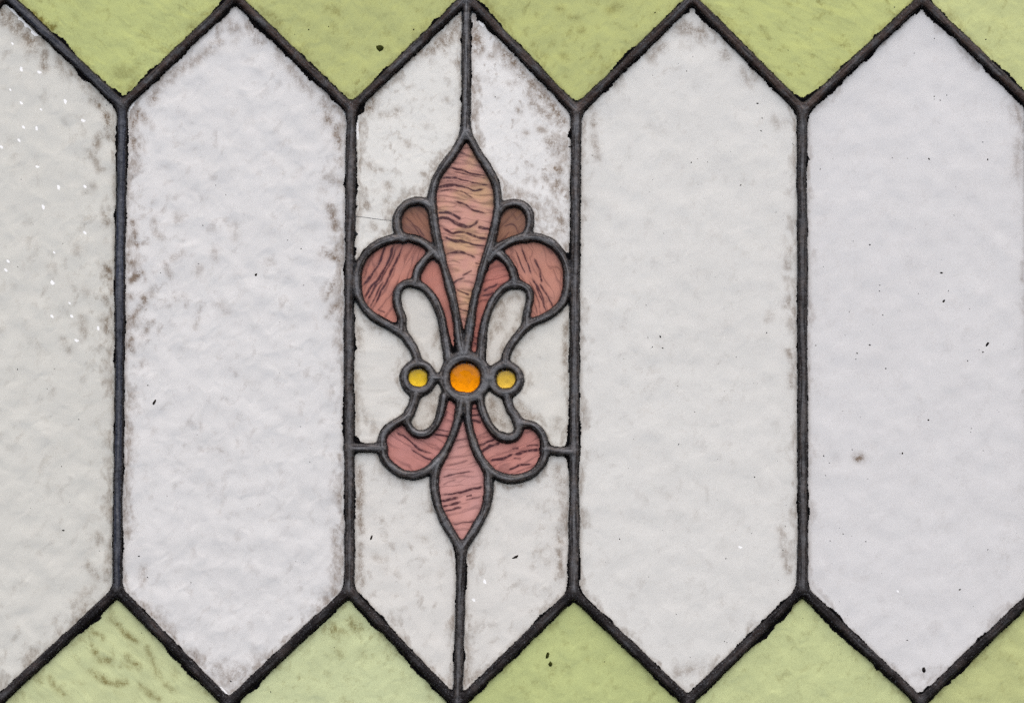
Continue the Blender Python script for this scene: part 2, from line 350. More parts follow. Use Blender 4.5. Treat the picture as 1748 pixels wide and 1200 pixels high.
# ------------------------------------------------------------------ distance field of the whole lead net
G = 1.25
X0, Y0, X1, Y1 = -215.0, -180.0, 1992.5, 1380.0
NX, NY = int((X1 - X0) / G) + 1, int((Y1 - Y0) / G) + 1
gx, gy = X0 + np.arange(NX) * G, Y0 + np.arange(NY) * G
acc = np.zeros((NY, NX)); accg = np.zeros_like(acc); accr = np.zeros_like(acc); accp = np.zeros_like(acc)
sal = np.zeros((NY, NX), np.float32); sof = np.zeros((NY, NX), np.float32)
umin = np.full((NY, NX), 60.0); own = np.full((NY, NX), -1, dtype=np.int16)
KS = 2.6
for ci, (P, hw, grime, rust, putty) in enumerate(cames):
    m = 60
    i0, i1 = max(0, int((P[:, 0].min() - m - X0) / G)), min(NX, int((P[:, 0].max() + m - X0) / G) + 1)
    j0, j1 = max(0, int((P[:, 1].min() - m - Y0) / G)), min(NY, int((P[:, 1].max() + m - Y0) / G) + 1)
    d = np.full((j1 - j0, i1 - i0), 1e4); al = np.zeros_like(d); of = np.zeros_like(d); run = ci * 977.0
    for a, b in zip(P[:-1], P[1:]):
        k0, k1 = max(i0, int((min(a[0], b[0]) - m - X0) / G)), min(i1, int((max(a[0], b[0]) + m - X0) / G) + 1)
        l0, l1 = max(j0, int((min(a[1], b[1]) - m - Y0) / G)), min(j1, int((max(a[1], b[1]) + m - Y0) / G) + 1)
        if k1 <= k0 or l1 <= l0: run += float(np.hypot(*(b - a))); continue
        px, py = gx[None, k0:k1], gy[l0:l1, None]
        ab = b - a; L2 = (ab ** 2).sum() + 1e-9
        s = np.clip(((px - a[0]) * ab[0] + (py - a[1]) * ab[1]) / L2, 0, 1)
        dd = np.hypot(px - a[0] - s * ab[0], py - a[1] - s * ab[1])
        ws = np.s_[l0 - j0:l1 - j0, k0 - i0:k1 - i0]; v = d[ws]; cl = dd < v
        v[cl] = dd[cl]; al[ws][cl] = (run + s * math.sqrt(L2))[cl]
        of[ws][cl] = (((px - a[0]) * ab[1] - (py - a[1]) * ab[0]) / math.sqrt(L2))[cl]
        run += math.sqrt(L2)
    u = d - hw
    w = np.exp(-np.clip(u, -20, 60) / KS)
    sl = np.s_[j0:j1, i0:i1]
    acc[sl] += w; accg[sl] += w * grime; accr[sl] += w * rust; accp[sl] += w * putty
    uu = umin[sl]; oo = own[sl]; less = u < uu
    uu[less] = u[less]; oo[less] = ci; sal[sl][less] = al[less]; sof[sl][less] = of[less]
us = np.minimum(-KS * np.log(acc + 1e-12), umin)
us = np.where(umin > 25, umin, us)                      # smooth union near the leads, plain distance far off
grime = accg / (acc + 1e-30); rust = accr / (acc + 1e-30); pfac = accp / (acc + 1e-30)
GX, GY = np.meshgrid(gx, gy)

near = us < 16
ix = np.nonzero(near)
nx_, ny_ = GX[ix], GY[ix]
wob = (vnoise(nx_, ny_, 34, 1) - .5) * 2.0 + (vnoise(nx_, ny_, 9, 2) - .5) * 0.9
ul = us[ix] + wob
H0 = 6.0
a = np.clip(-ul / 8.0, 0, None)
h = np.where(ul < 0, H0 * np.sqrt(np.clip(1 - (1 - np.clip(a, 0, 1)) ** 3.0, 0, 1)) + np.clip(a - 1, 0, 1.2) * 1.2, -ul * 0.8)
h = h + np.where(ul < -1, (vnoise(nx_, ny_, 7, 3) - .5) * 0.8 + (vnoise(nx_, ny_, 22, 4) - .5) * 0.9 + (vnoise(nx_, ny_, 3, 5) - .5) * 0.28 + (vnoise(sal[ix], sof[ix] * 9, 26, 6) - .5) * 0.7, 0)
SOL = np.zeros(len(nx_))
for (p, r) in joints: SOL = np.maximum(SOL, np.exp(-((nx_ - p[0]) ** 2 + (ny_ - p[1]) ** 2) / (0.55 * r * r)))
h = h + np.where(ul < -1, SOL * 1.0 * np.clip(a, 0, 1), 0)
SF = np.zeros((NY, NX)); SF[ix] = SOL
HF = np.full((NY, NX), -3.0); HF[ix] = h
ULF = np.full((NY, NX), 60.0); ULF[ix] = ul
dhy, dhx = np.gradient(HF, G)
NRM = np.stack([-dhx, -np.ones_like(dhx), dhy], -1)     # world x, y (towards the camera), z
NRM /= np.linalg.norm(NRM, axis=-1, keepdims=True)

def nodes_to_mesh(cells, height):
    """cells: (m,2) row/col of grid quads -> vertices, quads, node indices"""
    j, i = cells[:, 0], cells[:, 1]
    q = np.stack([j * NX + i, (j + 1) * NX + i, (j + 1) * NX + i + 1, j * NX + i + 1], 1)
    uniq, inv = np.unique(q, return_inverse=True)
    jj, ii = uniq // NX, uniq % NX
    co = np.stack([(gx[ii] - 874) * S, -height[jj, ii] * S, (PB - gy[jj]) * S], 1)
    return co, inv.reshape(-1, 4), jj, ii

window = bpy.data.objects.new('stained_glass_window', None); C.collection.objects.link(window)
window.empty_display_size = 0.1
window['label'] = 'leaded stained glass window of tall white panes, green zigzag panes and a pink fleur-de-lis'
window['category'] = 'window'; window['kind'] = 'thing'

LEAD, PUTTY, CLEAR = lead_material(), putty_material(), clear_material()
cell_in = (ULF[:-1, :-1] < 1.0) | (ULF[1:, 1:] < 1.0) | (ULF[1:, :-1] < 1.0) | (ULF[:-1, 1:] < 1.0)
cown = own[:-1, :-1].astype(int).copy()
for k, (p, r) in enumerate(joints):                      # solder where leads meet
    i0, i1 = int((p[0] - r - X0) / G), int((p[0] + r - X0) / G) + 2
    j0, j1 = int((p[1] - r - Y0) / G), int((p[1] + r - Y0) / G) + 2
    i1, j1 = min(i1, NX - 1), min(j1, NY - 1)
    rr = np.hypot(GX[j0:j1, i0:i1] - p[0], GY[j0:j1, i0:i1] - p[1])
    rr = rr + (vnoise(GX[j0:j1, i0:i1], GY[j0:j1, i0:i1], 8, 50 + k) - .5) * 5
    v = cown[j0:j1, i0:i1]; v[rr < r] = len(cames) + k
cj, cidx = np.nonzero(cell_in)
order = np.argsort(cown[cj, cidx], kind='stable')
cj, cidx = cj[order], cidx[order]; oid = cown[cj, cidx]
GT = 5.5                                                  # glass thickness in pixels
came_obj = {}
def back_prism(P, hw):
    """rear flange and heart of an H-section lead, swept along the line"""
    tv = np.gradient(P, axis=0); tv /= np.linalg.norm(tv, axis=1, keepdims=True) + 1e-9
    nv = np.stack([-tv[:, 1], tv[:, 0]], 1)
    prof = [(-1.2, 0.5), (-1.2, -GT), (-hw, -GT - .2), (-hw * .6, -GT - 2.4), (hw * .6, -GT - 2.4), (hw, -GT - .2), (1.2, -GT), (1.2, 0.5)]
    n, k = len(P), len(prof)
    co = np.array([W(P[i, 0] + nv[i, 0] * o, P[i, 1] + nv[i, 1] * o, hh) for i in range(n) for o, hh in prof])
    f = [(i * k + q, i * k + (q + 1) % k, (i + 1) * k + (q + 1) % k, (i + 1) * k + q) for i in range(n - 1) for q in range(k)]
    return co, np.array(f)
for o_id in np.unique(oid):
    sel = oid == o_id
    co, q, jj, ii = nodes_to_mesh(np.stack([cj[sel], cidx[sel]], 1), HF)
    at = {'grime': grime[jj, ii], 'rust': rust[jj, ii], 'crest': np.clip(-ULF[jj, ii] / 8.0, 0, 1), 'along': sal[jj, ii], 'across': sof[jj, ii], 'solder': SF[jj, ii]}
    nr = NRM[jj, ii]
    if o_id < len(cames):
        ring = np.hypot(*(cames[o_id][0][0] - cames[o_id][0][-1])) < 1
        bc, bf = back_prism(cames[o_id][0], 2.5 if ring else cames[o_id][1])
        q = np.vstack([q, bf + len(co)])
        at = {k: np.concatenate([v, np.full(len(bc), .3)]) for k, v in at.items()}
        nr = np.vstack([nr, np.zeros((len(bc), 3))]); co = np.vstack([co, bc])
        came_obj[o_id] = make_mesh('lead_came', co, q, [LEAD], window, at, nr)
    else:
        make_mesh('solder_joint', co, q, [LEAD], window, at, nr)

# ------------------------------------------------------------------ old black putty squeezed out along the leads
n1, n2, n3 = vnoise(nx_, ny_, 30, 11), vnoise(nx_, ny_, 8, 12), vnoise(nx_, ny_, 2.6, 13)
wp = (0.8 + 9.0 * np.clip(n1 - .52, 0, 1) ** 1.2 + 2.0 * (n2 - .5) + 1.8 * (n3 - .5)) * pfac[ix]
sg = np.array([low_side.get(k, 0) for k in range(len(cames))])[np.clip(own[ix], 0, None)]
wp = wp + np.where(-sof[ix] * sg > 0, 1.7 * np.clip(0.35 + n1, 0, 1.1), 0)  # black strip made wider along the lower side of the zigzag leads
blobs = [(786, 70, 6), (786, 170, 5), (812, 40, 9), (617, 190, 9), (612, 206, 6), (966, 230, 9), (967, 252, 7), (1385, 270, 6), (611, 322, 7), (612, 350, 6), (612, 400, 5),
         (1491, 60, 6), (1463, 88, 5), (1632, 1158, 6), (1622, 1168, 6), (736, 1176, 6), (1181, 24, 8), (1573, 24, 7), (797, 18, 8), (612, 425, 8), (968, 440, 7), (612, 750, 7),
         (968, 755, 7), (612, 778, 6), (968, 780, 6), (1310, 1168, 4), (425, 1150, 3), (1362, 505, 4), (1361, 590, 4), (613, 545, 7), (609, 595, 5), (240, 145, 4)]
for bx, by, br in blobs:
    wp = wp + 0.55 * br * np.exp(-((nx_ - bx) ** 2 + (ny_ - by) ** 2) / (0.9 * br * br)) * (0.5 + n2)
wp = np.clip(wp, 0.45, None)
hp = np.clip((wp - ul) / 1.4, -1, 1) * 1.1 + (n3 - .5) * 0.9 * (ul < wp)
PH = np.full((NY, NX), -3.0); PH[ix] = hp
PIN = np.zeros((NY, NX), bool); PIN[ix] = (ul < wp + 0.4) & (ul > -2.2)
pc = PIN[:-1, :-1] & PIN[1:, 1:] & PIN[1:, :-1] & PIN[:-1, 1:]
pj, pi = np.nonzero(pc); po = own[pj, pi]
for o_id in np.unique(po):
    sel = po == o_id
    if sel.sum() < 4 or int(o_id) not in came_obj: continue
    co, q, jj, ii = nodes_to_mesh(np.stack([pj[sel], pi[sel]], 1), PH)
    make_mesh('putty_seam', co, q, [PUTTY], came_obj[int(o_id)])

# ------------------------------------------------------------------ panes: every cell between the leads
ST = 3
cx_i = np.arange(0, NX - ST, ST); cy_i = np.arange(0, NY - ST, ST)
UC = ULF[np.ix_(cy_i + 1, cx_i + 1)]
UF = np.where(near, ULF, us)
UC = UF[np.ix_(cy_i + 1, cx_i + 1)]
ccx, ccy = gx[cx_i + 1], gy[cy_i + 1]
lab = np.zeros(UC.shape, int)
free = UC > 0.6
inside = (ccx[None, :] > LEFT) & (ccx[None, :] < RIGHT) & (ccy[:, None] > TOP) & (ccy[:, None] < PB)
free &= inside
nl = 0; sizes = {}
for j, i in zip(*np.nonzero(free)):
    if lab[j, i]: continue
    nl += 1; lab[j, i] = nl; dq = deque([(j, i)]); cnt = 0
    while dq:
        y, x = dq.popleft(); cnt += 1
        for yy, xx in ((y - 1, x), (y + 1, x), (y, x - 1), (y, x + 1)):
            if 0 <= yy < lab.shape[0] and 0 <= xx < lab.shape[1] and free[yy, xx] and not lab[yy, xx]:
                lab[yy, xx] = nl; dq.append((yy, xx))
    sizes[nl] = cnt
for l, c in sizes.items():
    if c < 4: lab[lab == l] = 0
for _ in range(3):                                        # slip the glass edges under the leads
    new = lab.copy()
    for dy, dx in ((1, 0), (-1, 0), (0, 1), (0, -1)):
        sh = np.roll(lab, (dy, dx), (0, 1)); ok = (new == 0) & (sh > 0) & (UC > -5.2) & inside
        new[ok] = sh[ok]
    lab = new

# soft regions where dimples hold more dirt: x, y, rx, ry, amount
stains = [(330, 540, 130, 200, .55), (225, 440, 26, 150, .8), (575, 400, 20, 150, .6), (120, 560, 100, 160, .35), (170, 470, 40, 160, .4), (250, 560, 60, 130, .4),
          (130, 1120, 120, 80, .75), (600, 1110, 110, 80, .45), (500, 540, 110, 170, .2), (640, 300, 60, 130, .5), (940, 260, 50, 120, .9), (830, 110, 40, 70, .5),
          (640, 120, 40, 60, .3), (700, 980, 80, 140, .3), (880, 980, 80, 120, .3), (560, 200, 30, 60, .5), (240, 220, 20, 80, .5), (1080, 700, 120, 240, .12),
          (1350, 480, 14, 160, .6), (1350, 950, 16, 80, .6), (955, 950, 14, 80, .5), (585, 960, 12, 70, .5), (30, 55, 60, 40, .8), (110, 115, 50, 40, .6), (178, 215, 22, 70, .7), (236, 235, 18, 90, .7), (395, 55, 45, 35, .6), (480, 115, 45, 45, .5), (576, 215, 18, 70, .7),
          (765, 60, 30, 40, .8), (640, 165, 40, 40, .7), (832, 80, 35, 45, .8), (925, 165, 45, 50, .9), (955, 320, 22, 90, .9), (1178, 55, 40, 30, .7), (1105, 95, 45, 40, .5), (1250, 105, 40, 40, .4), (1010, 215, 14, 70, .6),
          (1352, 240, 14, 80, .5), (390, 1150, 60, 35, .8), (570, 985, 25, 40, .5), (1170, 1150, 50, 30, .6), (1575, 1150, 40, 25, .4), (1735, 200, 20, 60, .6), (1730, 960, 18, 60, .5), (860, 20, 60, 60, .25), (1040, 60, 80, 60, .2), (640, 840, 40, 60, .3)]
SG = np.zeros((NY, NX))
for sx, sy, rx, ry, am in stains: SG += am * np.exp(-((GX - sx) / rx) ** 2 - ((GY - sy) / ry) ** 2)
chips = [(20, 75), (36, 121), (68, 124), (17, 153), (35, 176), (113, 171), (71, 188), (140, 208), (39, 218), (63, 221), (34, 240), (2, 252), (61, 284), (72, 354), (145, 320), (93, 431),
         (10, 460), (88, 484), (119, 517), (89, 540), (122, 541), (168, 560), (131, 583), (146, 396), (1531, 1008), (826, 992), (807, 1024), (1263, 932), (12, 445), (100, 319)]
CL = np.zeros((NY, NX))
for k, (qx, qy) in enumerate(chips):
    i, j = int(round((qx - X0) / G / ST)) * ST, int(round((qy - Y0) / G / ST)) * ST
    CL[j, i] = 1.0 if k % 3 else 0.62
    if k % 4 == 1: CL[j + ST * (1 if k % 8 > 4 else -1), i] = 0.55
    if k % 5 == 2: CL[j, i + ST] = 0.42

# smears of soot wiped into the hollows of the glass, as they lie on the photograph: points, half width, strength
smears = [([(152, 1075), (176, 1087)], 4, .6), ([(200, 1065), (217, 1084), (233, 1094)], 4, .7), ([(252, 1105), (261, 1131), (272, 1155)], 4, .6), ([(161, 1111), (170, 1125), (190, 1128)], 4.5, .7),
    ([(214, 1122), (237, 1137)], 4.5, .75), ([(157, 1147), (176, 1158), (190, 1166), (212, 1165)], 4.5, .8), ([(240, 1169), (255, 1184), (272, 1193)], 4, .6), ([(85, 1156), (97, 1175), (108, 1184)], 4, .55), ([(281, 1166), (299, 1178)], 4, .5),
    ([(187, 1055), (196, 1062)], 5, .4), ([(560, 1070), (580, 1080)], 8, .6), ([(600, 1060), (612, 1072)], 7, .6), ([(575, 1110), (580, 1120)], 5, .4), ([(620, 1115), (625, 1120)], 5, .35),
    ([(225, 378), (230, 400), (232, 418)], 4, .9), ([(221, 435), (226, 452)], 4, .8), ([(226, 477), (240, 466)], 5, .95), ([(221, 505), (224, 507)], 4, .7), ([(247, 508), (244, 522), (228, 537), (222, 542)], 4.5, .9), ([(252, 560), (244, 571)], 4, .7), ([(222, 572), (225, 600)], 4.5, .8),
    ([(263, 375), (264, 395), (277, 410)], 4, .45), ([(283, 450), (291, 472)], 4, .5), ([(312, 432), (292, 444)], 4, .35), ([(301, 368), (302, 376)], 6, .35), ([(340, 455), (338, 470)], 4.5, .4), ([(260, 495), (258, 505)], 5, .45), ([(365, 428), (367, 440)], 5, .4), ([(400, 385), (402, 400)], 7, .3), ([(315, 505), (300, 512)], 4, .35), ([(338, 545), (334, 560)], 4, .4), ([(375, 520), (385, 530)], 6, .3),
    ([(178, 366), (183, 380)], 4.5, .7), ([(180, 455), (188, 474)], 5.5, .95), ([(180, 508), (186, 520)], 4.5, .7), ([(181, 545), (186, 568)], 6, .8), ([(140, 542), (143, 572)], 5, .5), ([(108, 580), (118, 598)], 4.5, .5), ([(131, 424), (132, 432)], 6, .35), ([(86, 455), (90, 460)], 6, .3), ([(158, 320), (157, 318)], 6, .4), ([(145, 495), (150, 500)], 6, .3), ([(195, 290), (196, 340)], 3.5, .5),
    ([(565, 352), (573, 388)], 6, .75), ([(553, 430), (578, 442)], 5.5, .85), ([(574, 478), (558, 509)], 5, .7), ([(579, 518), (562, 537)], 5, .7), ([(557, 306), (583, 312)], 6, .5),
    ([(3, 22), (30, 46), (60, 76)], 11, .75), ([(76, 88), (75, 118)], 5, .65), ([(100, 100), (112, 126)], 5.5, .6), ([(160, 172), (180, 192), (187, 232)], 5, .8), ([(172, 232), (164, 248)], 5, .65), ([(153, 262), (172, 290)], 5, .5), ([(132, 130), (150, 152)], 5, .45),
    ([(238, 190), (228, 212), (226, 245), (231, 262)], 4.2, .9), ([(240, 192), (248, 206)], 4.5, .7), ([(375, 75), (345, 96), (310, 118), (285, 140)], 6, .55), ([(268, 152), (258, 172)], 6, .65), ([(430, 48), (442, 70)], 6.5, .7), ([(478, 98), (500, 124), (532, 158)], 7, .45), ([(553, 170), (563, 212)], 7, .7), ([(574, 215), (579, 250)], 5, .85), ([(395, 42), (405, 50)], 9, .5),
    ([(786, 32), (762, 66), (705, 96), (662, 130), (642, 158), (628, 188)], 8, .75), ([(810, 52), (816, 84)], 9, .75), ([(858, 88), (880, 112), (905, 140), (940, 178), (962, 208)], 8, .8), ([(910, 178), (938, 200)], 6, .7), ([(920, 220), (930, 222)], 5.5, .6), ([(940, 240), (958, 266)], 7, .8), ([(955, 290), (948, 325), (962, 322)], 6, .7), ([(952, 360), (961, 390), (950, 400)], 6, .7), ([(905, 158), (908, 164)], 6, .6),
    ([(860, 110), (877, 115)], 4, .55), ([(812, 135), (815, 138)], 5, .6), ([(837, 95), (840, 97)], 5, .6), ([(886, 188), (888, 190)], 4, .75), ([(929, 303), (931, 306)], 5, .7), ([(898, 310), (906, 304), (914, 311)], 3.5, .4), ([(880, 337), (898, 332), (915, 340)], 4, .55), ([(897, 227), (900, 228)], 4.5, .5), ([(902, 283), (904, 284)], 4.5, .5), ([(900, 352), (902, 354)], 4, .45), ([(868, 144), (880, 142)], 3.5, .4),
    ([(627, 280), (633, 284)], 5, .6), ([(722, 297), (726, 299)], 4, .55), ([(661, 317), (666, 321)], 5, .65), ([(650, 289), (654, 291)], 3.5, .5), ([(690, 245), (696, 247)], 5, .4), ([(622, 346), (628, 352)], 5, .7), ([(658, 344), (664, 348)], 5, .5), ([(635, 386), (640, 390)], 5, .5), ([(677, 188), (682, 190)], 4.5, .6), ([(648, 195), (660, 197)], 4, .45), ([(743, 81), (747, 83)], 3.5, .7), ([(757, 90), (760, 92)], 3.5, .5), ([(736, 103), (738, 106)], 4, .4), ([(763, 169), (765, 171)], 4, .4), ([(725, 215), (728, 216)], 4, .35),
    ([(1160, 46), (1182, 52), (1200, 62)], 9, .65), ([(1130, 78), (1110, 100)], 6, .5), ([(1236, 90), (1238, 98)], 7, .5), ([(1268, 122), (1280, 142)], 6, .4), ([(1010, 186), (1013, 215)], 5, .65), ([(1012, 236), (1020, 268)], 5, .5), ([(1324, 205), (1326, 214)], 6, .45), ([(1348, 425), (1345, 455)], 4.5, .55), ([(1346, 510), (1342, 522)], 5, .6), ([(1352, 545), (1350, 560)], 4.5, .5), ([(1344, 600), (1350, 610)], 5, .55), ([(1352, 640), (1349, 660)], 4.5, .5), ([(1316, 535), (1312, 545)], 5, .35),
    ([(1160, 1145), (1195, 1142)], 9, .45), ([(1333, 905), (1345, 975)], 5, .5), ([(370, 1142), (390, 1160), (410, 1148)], 11, .55), ([(572, 905), (575, 985)], 4.5, .55), ([(150, 965), (168, 985)], 6, .5), ([(158, 1005), (130, 1030)], 8, .4), ([(168, 915), (172, 925)], 5, .6), ([(245, 970), (243, 1000)], 4.5, .45), ([(1730, 185), (1742, 205)], 8, .5), ([(1738, 240), (1736, 300)], 6, .35),
    ([(614, 800), (614, 860), (616, 905)], 5, .75), ([(615, 930), (616, 1000)], 4.5, .6), ([(955, 905), (957, 985)], 4.5, .65), ([(955, 800), (962, 860)], 7, .5), ([(650, 800), (690, 830)], 6, .35), ([(640, 950), (655, 955)], 5, .35), ([(715, 918), (722, 920)], 5, .35), ([(612, 560), (614, 590)], 4.5, .5), ([(615, 700), (640, 735)], 7, .4), ([(880, 610), (870, 590), (900, 570)], 7, .6), ([(965, 560), (965, 620)], 4, .7), ([(880, 690), (900, 710)], 7, .55), ([(955, 720), (940, 740)], 7, .4),
    ([(850, 560), (862, 520), (880, 505)], 7, .55), ([(742, 590), (748, 560)], 4, .5), ([(840, 690), (848, 715), (862, 725)], 8, .6), ([(735, 690), (742, 705)], 6, .5),
    ([(50, 20), (75, 40), (90, 48)], 5, .8), ([(200, 130), (225, 120)], 9, .35), ([(460, 30), (475, 42)], 6, .5), ([(560, 15), (580, 22)], 6, .4), ([(955, 12), (960, 20)], 5, .5), ([(975, 30), (985, 32)], 4, .4), ([(995, 50), (990, 55)], 4, .45), ([(925, 95), (930, 100)], 4, .4), ([(960, 95), (965, 100)], 4, .4), ([(1010, 95), (1020, 80)], 4, .35), ([(1040, 20), (1060, 10)], 5, .4)]
SPOT = np.zeros((NY, NX))
for pts, sg_, am in smears:
    P = spline(pts, step=2.0) if len(pts) > 2 else np.array(pts, float)
    i0, i1 = int((P[:, 0].min() - 30 - X0) / G), int((P[:, 0].max() + 30 - X0) / G)
    j0, j1 = int((P[:, 1].min() - 30 - Y0) / G), int((P[:, 1].max() + 30 - Y0) / G)
    i0, j0, i1, j1 = max(i0, 0), max(j0, 0), min(i1, NX), min(j1, NY)
    px, py = GX[j0:j1, i0:i1], GY[j0:j1, i0:i1]; dm = np.full(px.shape, 1e3)
    for a_, b_ in zip(P[:-1], P[1:]):
        ab = b_ - a_; t_ = np.clip(((px - a_[0]) * ab[0] + (py - a_[1]) * ab[1]) / ((ab ** 2).sum() + 1e-9), 0, 1)
        dm = np.minimum(dm, np.hypot(px - a_[0] - t_ * ab[0], py - a_[1] - t_ * ab[1]))
    dm = np.clip(dm + (vnoise(px, py, 7, 77) - .5) * sg_ * 1.3, 0, None)
    v = SPOT[j0:j1, i0:i1]; np.maximum(v, am * np.exp(-.5 * (dm / sg_) ** 2), out=v)
SPOT = np.maximum(SPOT, 1.3 * np.exp(-((GX - 1465.5) ** 2 / 85 + (GY - 781) ** 2 / 55)))
# dark threads drawn through the streaky pink glass: origin and scale of the measuring window, then lines (points, half width, strength)
def win(ox, oy, k): return lambda *p: [(ox + x / k, oy + y / k) for x, y in p]
wa, wb, wc, wd = win(580, 205, 4.094), win(590, 230, 4.139), win(590, 480, 4.139), win(590, 640, 4.139)
threads = [(wa((775, 338), (850, 350), (920, 375), (1020, 392)), 1.5, 1), (wa((790, 362), (860, 372), (950, 396), (1025, 408)), 1.1, .7), (wa((712, 412), (790, 402), (860, 422), (940, 440), (1040, 458)), 1.7, 1), (wa((730, 432), (800, 425), (870, 442), (950, 455)), 1.3, .55),
    (wa((690, 467), (800, 455), (880, 475), (950, 495), (1000, 480)), 2.1, 1.1), (wa((690, 500), (800, 488), (870, 512), (940, 552)), 1.2, .75), (wa((815, 570), (880, 592), (930, 628), (1010, 652)), 1.9, .95), (wa((685, 648), (750, 643), (800, 665), (845, 692)), 1.9, .95),
    (wa((688, 690), (750, 690), (800, 715), (850, 740), (920, 742), (962, 698)), 2.3, 1.1), (wa((975, 748), (1045, 768)), 2.2, .9), (wa((715, 755), (790, 788), (870, 788), (960, 820), (1035, 830)), 1.8, .95), (wa((722, 790), (800, 812), (880, 812)), 1.2, .55), (wa((728, 820), (800, 845), (860, 850), (940, 870), (1020, 882)), 1.8, 1),
    (wa((750, 932), (840, 922), (900, 940), (945, 958)), 2.0, .95), (wa((865, 1083), (912, 1058)), 1.3, .8), (wa((800, 1138), (862, 1105)), 1.8, .8), (wa((955, 998), (1005, 1008)), 1.3, .7), (wa((755, 988), (800, 985), (840, 1000)), 1.0, .5), (wa((835, 222), (930, 262)), 2.4, .6), (wa((690, 545), (730, 552)), 2.5, .35), (wa((915, 935), (985, 950)), 1.0, .4),
    (wc((795, 68), (862, 92)), 1.5, .85), (wc((815, 198), (862, 216)), 1.5, .8), (wc((800, 140), (850, 150)), 1.0, .5), (wc((825, 270), (850, 285)), 1.2, .6),
    (wb((280, 785), (240, 900), (190, 985), (125, 1065)), 1.7, 1), (wb((345, 780), (300, 895), (245, 1000), (175, 1085), (135, 1160)), 1.7, 1), (wb((368, 780), (325, 885), (280, 975), (225, 1060), (150, 1180)), 1.2, .75), (wb((408, 780), (355, 900), (305, 1000), (265, 1085), (205, 1200)), 1.6, .95), (wb((195, 845), (165, 920), (135, 985)), 3.2, .5), (wb((130, 1010), (150, 975)), 2, .6),
    (wc((215, 25), (165, 120)), 1.4, .9), (wc((255, 20), (190, 150), (180, 185)), 1.3, .8), (wc((300, 110), (240, 200)), 1.0, .5), (wc((235, 205), (270, 222)), 1.5, .6),
    (wb((1205, 830), (1240, 920), (1268, 975)), 1.3, .8), (wb((1248, 815), (1280, 900), (1308, 972)), 1.6, .9), (wb((1338, 888), (1370, 955), (1382, 1035)), 1.6, .9), (wb((1325, 1028), (1380, 1120), (1405, 1210)), 1.8, .85), (wb((1385, 1075), (1455, 1195)), 1.4, .8), (wb((1300, 1040), (1345, 1130), (1375, 1230)), 1.3, .6), (wb((1150, 850), (1180, 870)), 2.5, .5), (wb((1420, 800), (1460, 840)), 4, .4), (wb((1480, 940), (1500, 980)), 1.2, .35), (wc((1350, 40), (1390, 150), (1420, 215)), 1.5, .85), (wc((1320, 120), (1350, 220)), 1.3, .6),
    (wb((425, 585), (500, 650), (560, 720)), 1.3, .6), (wb((465, 615), (520, 700), (605, 768)), 1.3, .6), (wb((500, 560), (560, 640)), 1.2, .4), (wb((1125, 645), (1185, 638), (1222, 700)), 1.3, .6), (wb((1095, 748), (1155, 695)), 1.3, .5), (wb((1180, 560), (1210, 600)), 1.5, .4),
    (wd((365, 405), (430, 440), (490, 500), (540, 530), (608, 555)), 1.8, 1), (wd((475, 528), (530, 570), (602, 602)), 1.6, .9), (wd((640, 420), (725, 436)), 2.2, .9), (wd((660, 388), (745, 400)), 1.6, .7), (wd((590, 485), (640, 500)), 1.2, .4), (wd((700, 290), (715, 260)), 2, .6),
    (wd((950, 495), (1045, 455)), 1.7, .9), (wd((965, 545), (1020, 505), (1085, 478)), 2.2, 1), (wd((1035, 603), (1110, 592), (1178, 563)), 1.9, 1), (wd((1198, 563), (1280, 535), (1355, 530)), 1.9, 1), (wd((1155, 672), (1230, 640), (1305, 635)), 1.6, .9), (wd((1185, 522), (1218, 520)), 1.8, .7), (wd((1285, 500), (1355, 498)), 1.7, .7), (wd((1195, 590), (1230, 590)), 1.6, .6), (wd((885, 237), (925, 235)), 1.8, .9), (wd((890, 285), (938, 280)), 2, .9), (wd((900, 320), (948, 332)), 2, .8),
    (wd((685, 722), (760, 702), (885, 685)), 1.6, .75), (wd((690, 848), (800, 830), (900, 802), (970, 790)), 1.7, .95), (wd((688, 892), (785, 868)), 1.7, .9), (wd((695, 927), (795, 903)), 1.7, .95), (wd((708, 962), (803, 938)), 1.7, .85), (wd((765, 1052), (840, 1040), (908, 1034)), 1.7, .7), (wd((862, 858), (892, 850)), 1.9, .8), (wd((865, 882), (945, 858)), 1.3, .7), (wd((715, 640), (800, 620), (855, 608)), 1.6, .5), (wd((785, 462), (855, 452)), 1.8, .55), (wd((695, 772), (765, 745)), 1.2, .5), (wd((775, 1090), (850, 1085)), 1.3, .4), (wd((800, 510), (870, 500)), 1.4, .4),
    (wc((985, 62), (1065, 25)), 2.0, .8), (wc((970, 105), (1035, 88)), 2.0, .8), (wc((960, 140), (1000, 135)), 1.4, .6), (wc((935, 400), (905, 395)), 1.6, .7), (wc((905, 440), (930, 445)), 1.6, .7)]
STK = np.zeros((NY, NX))
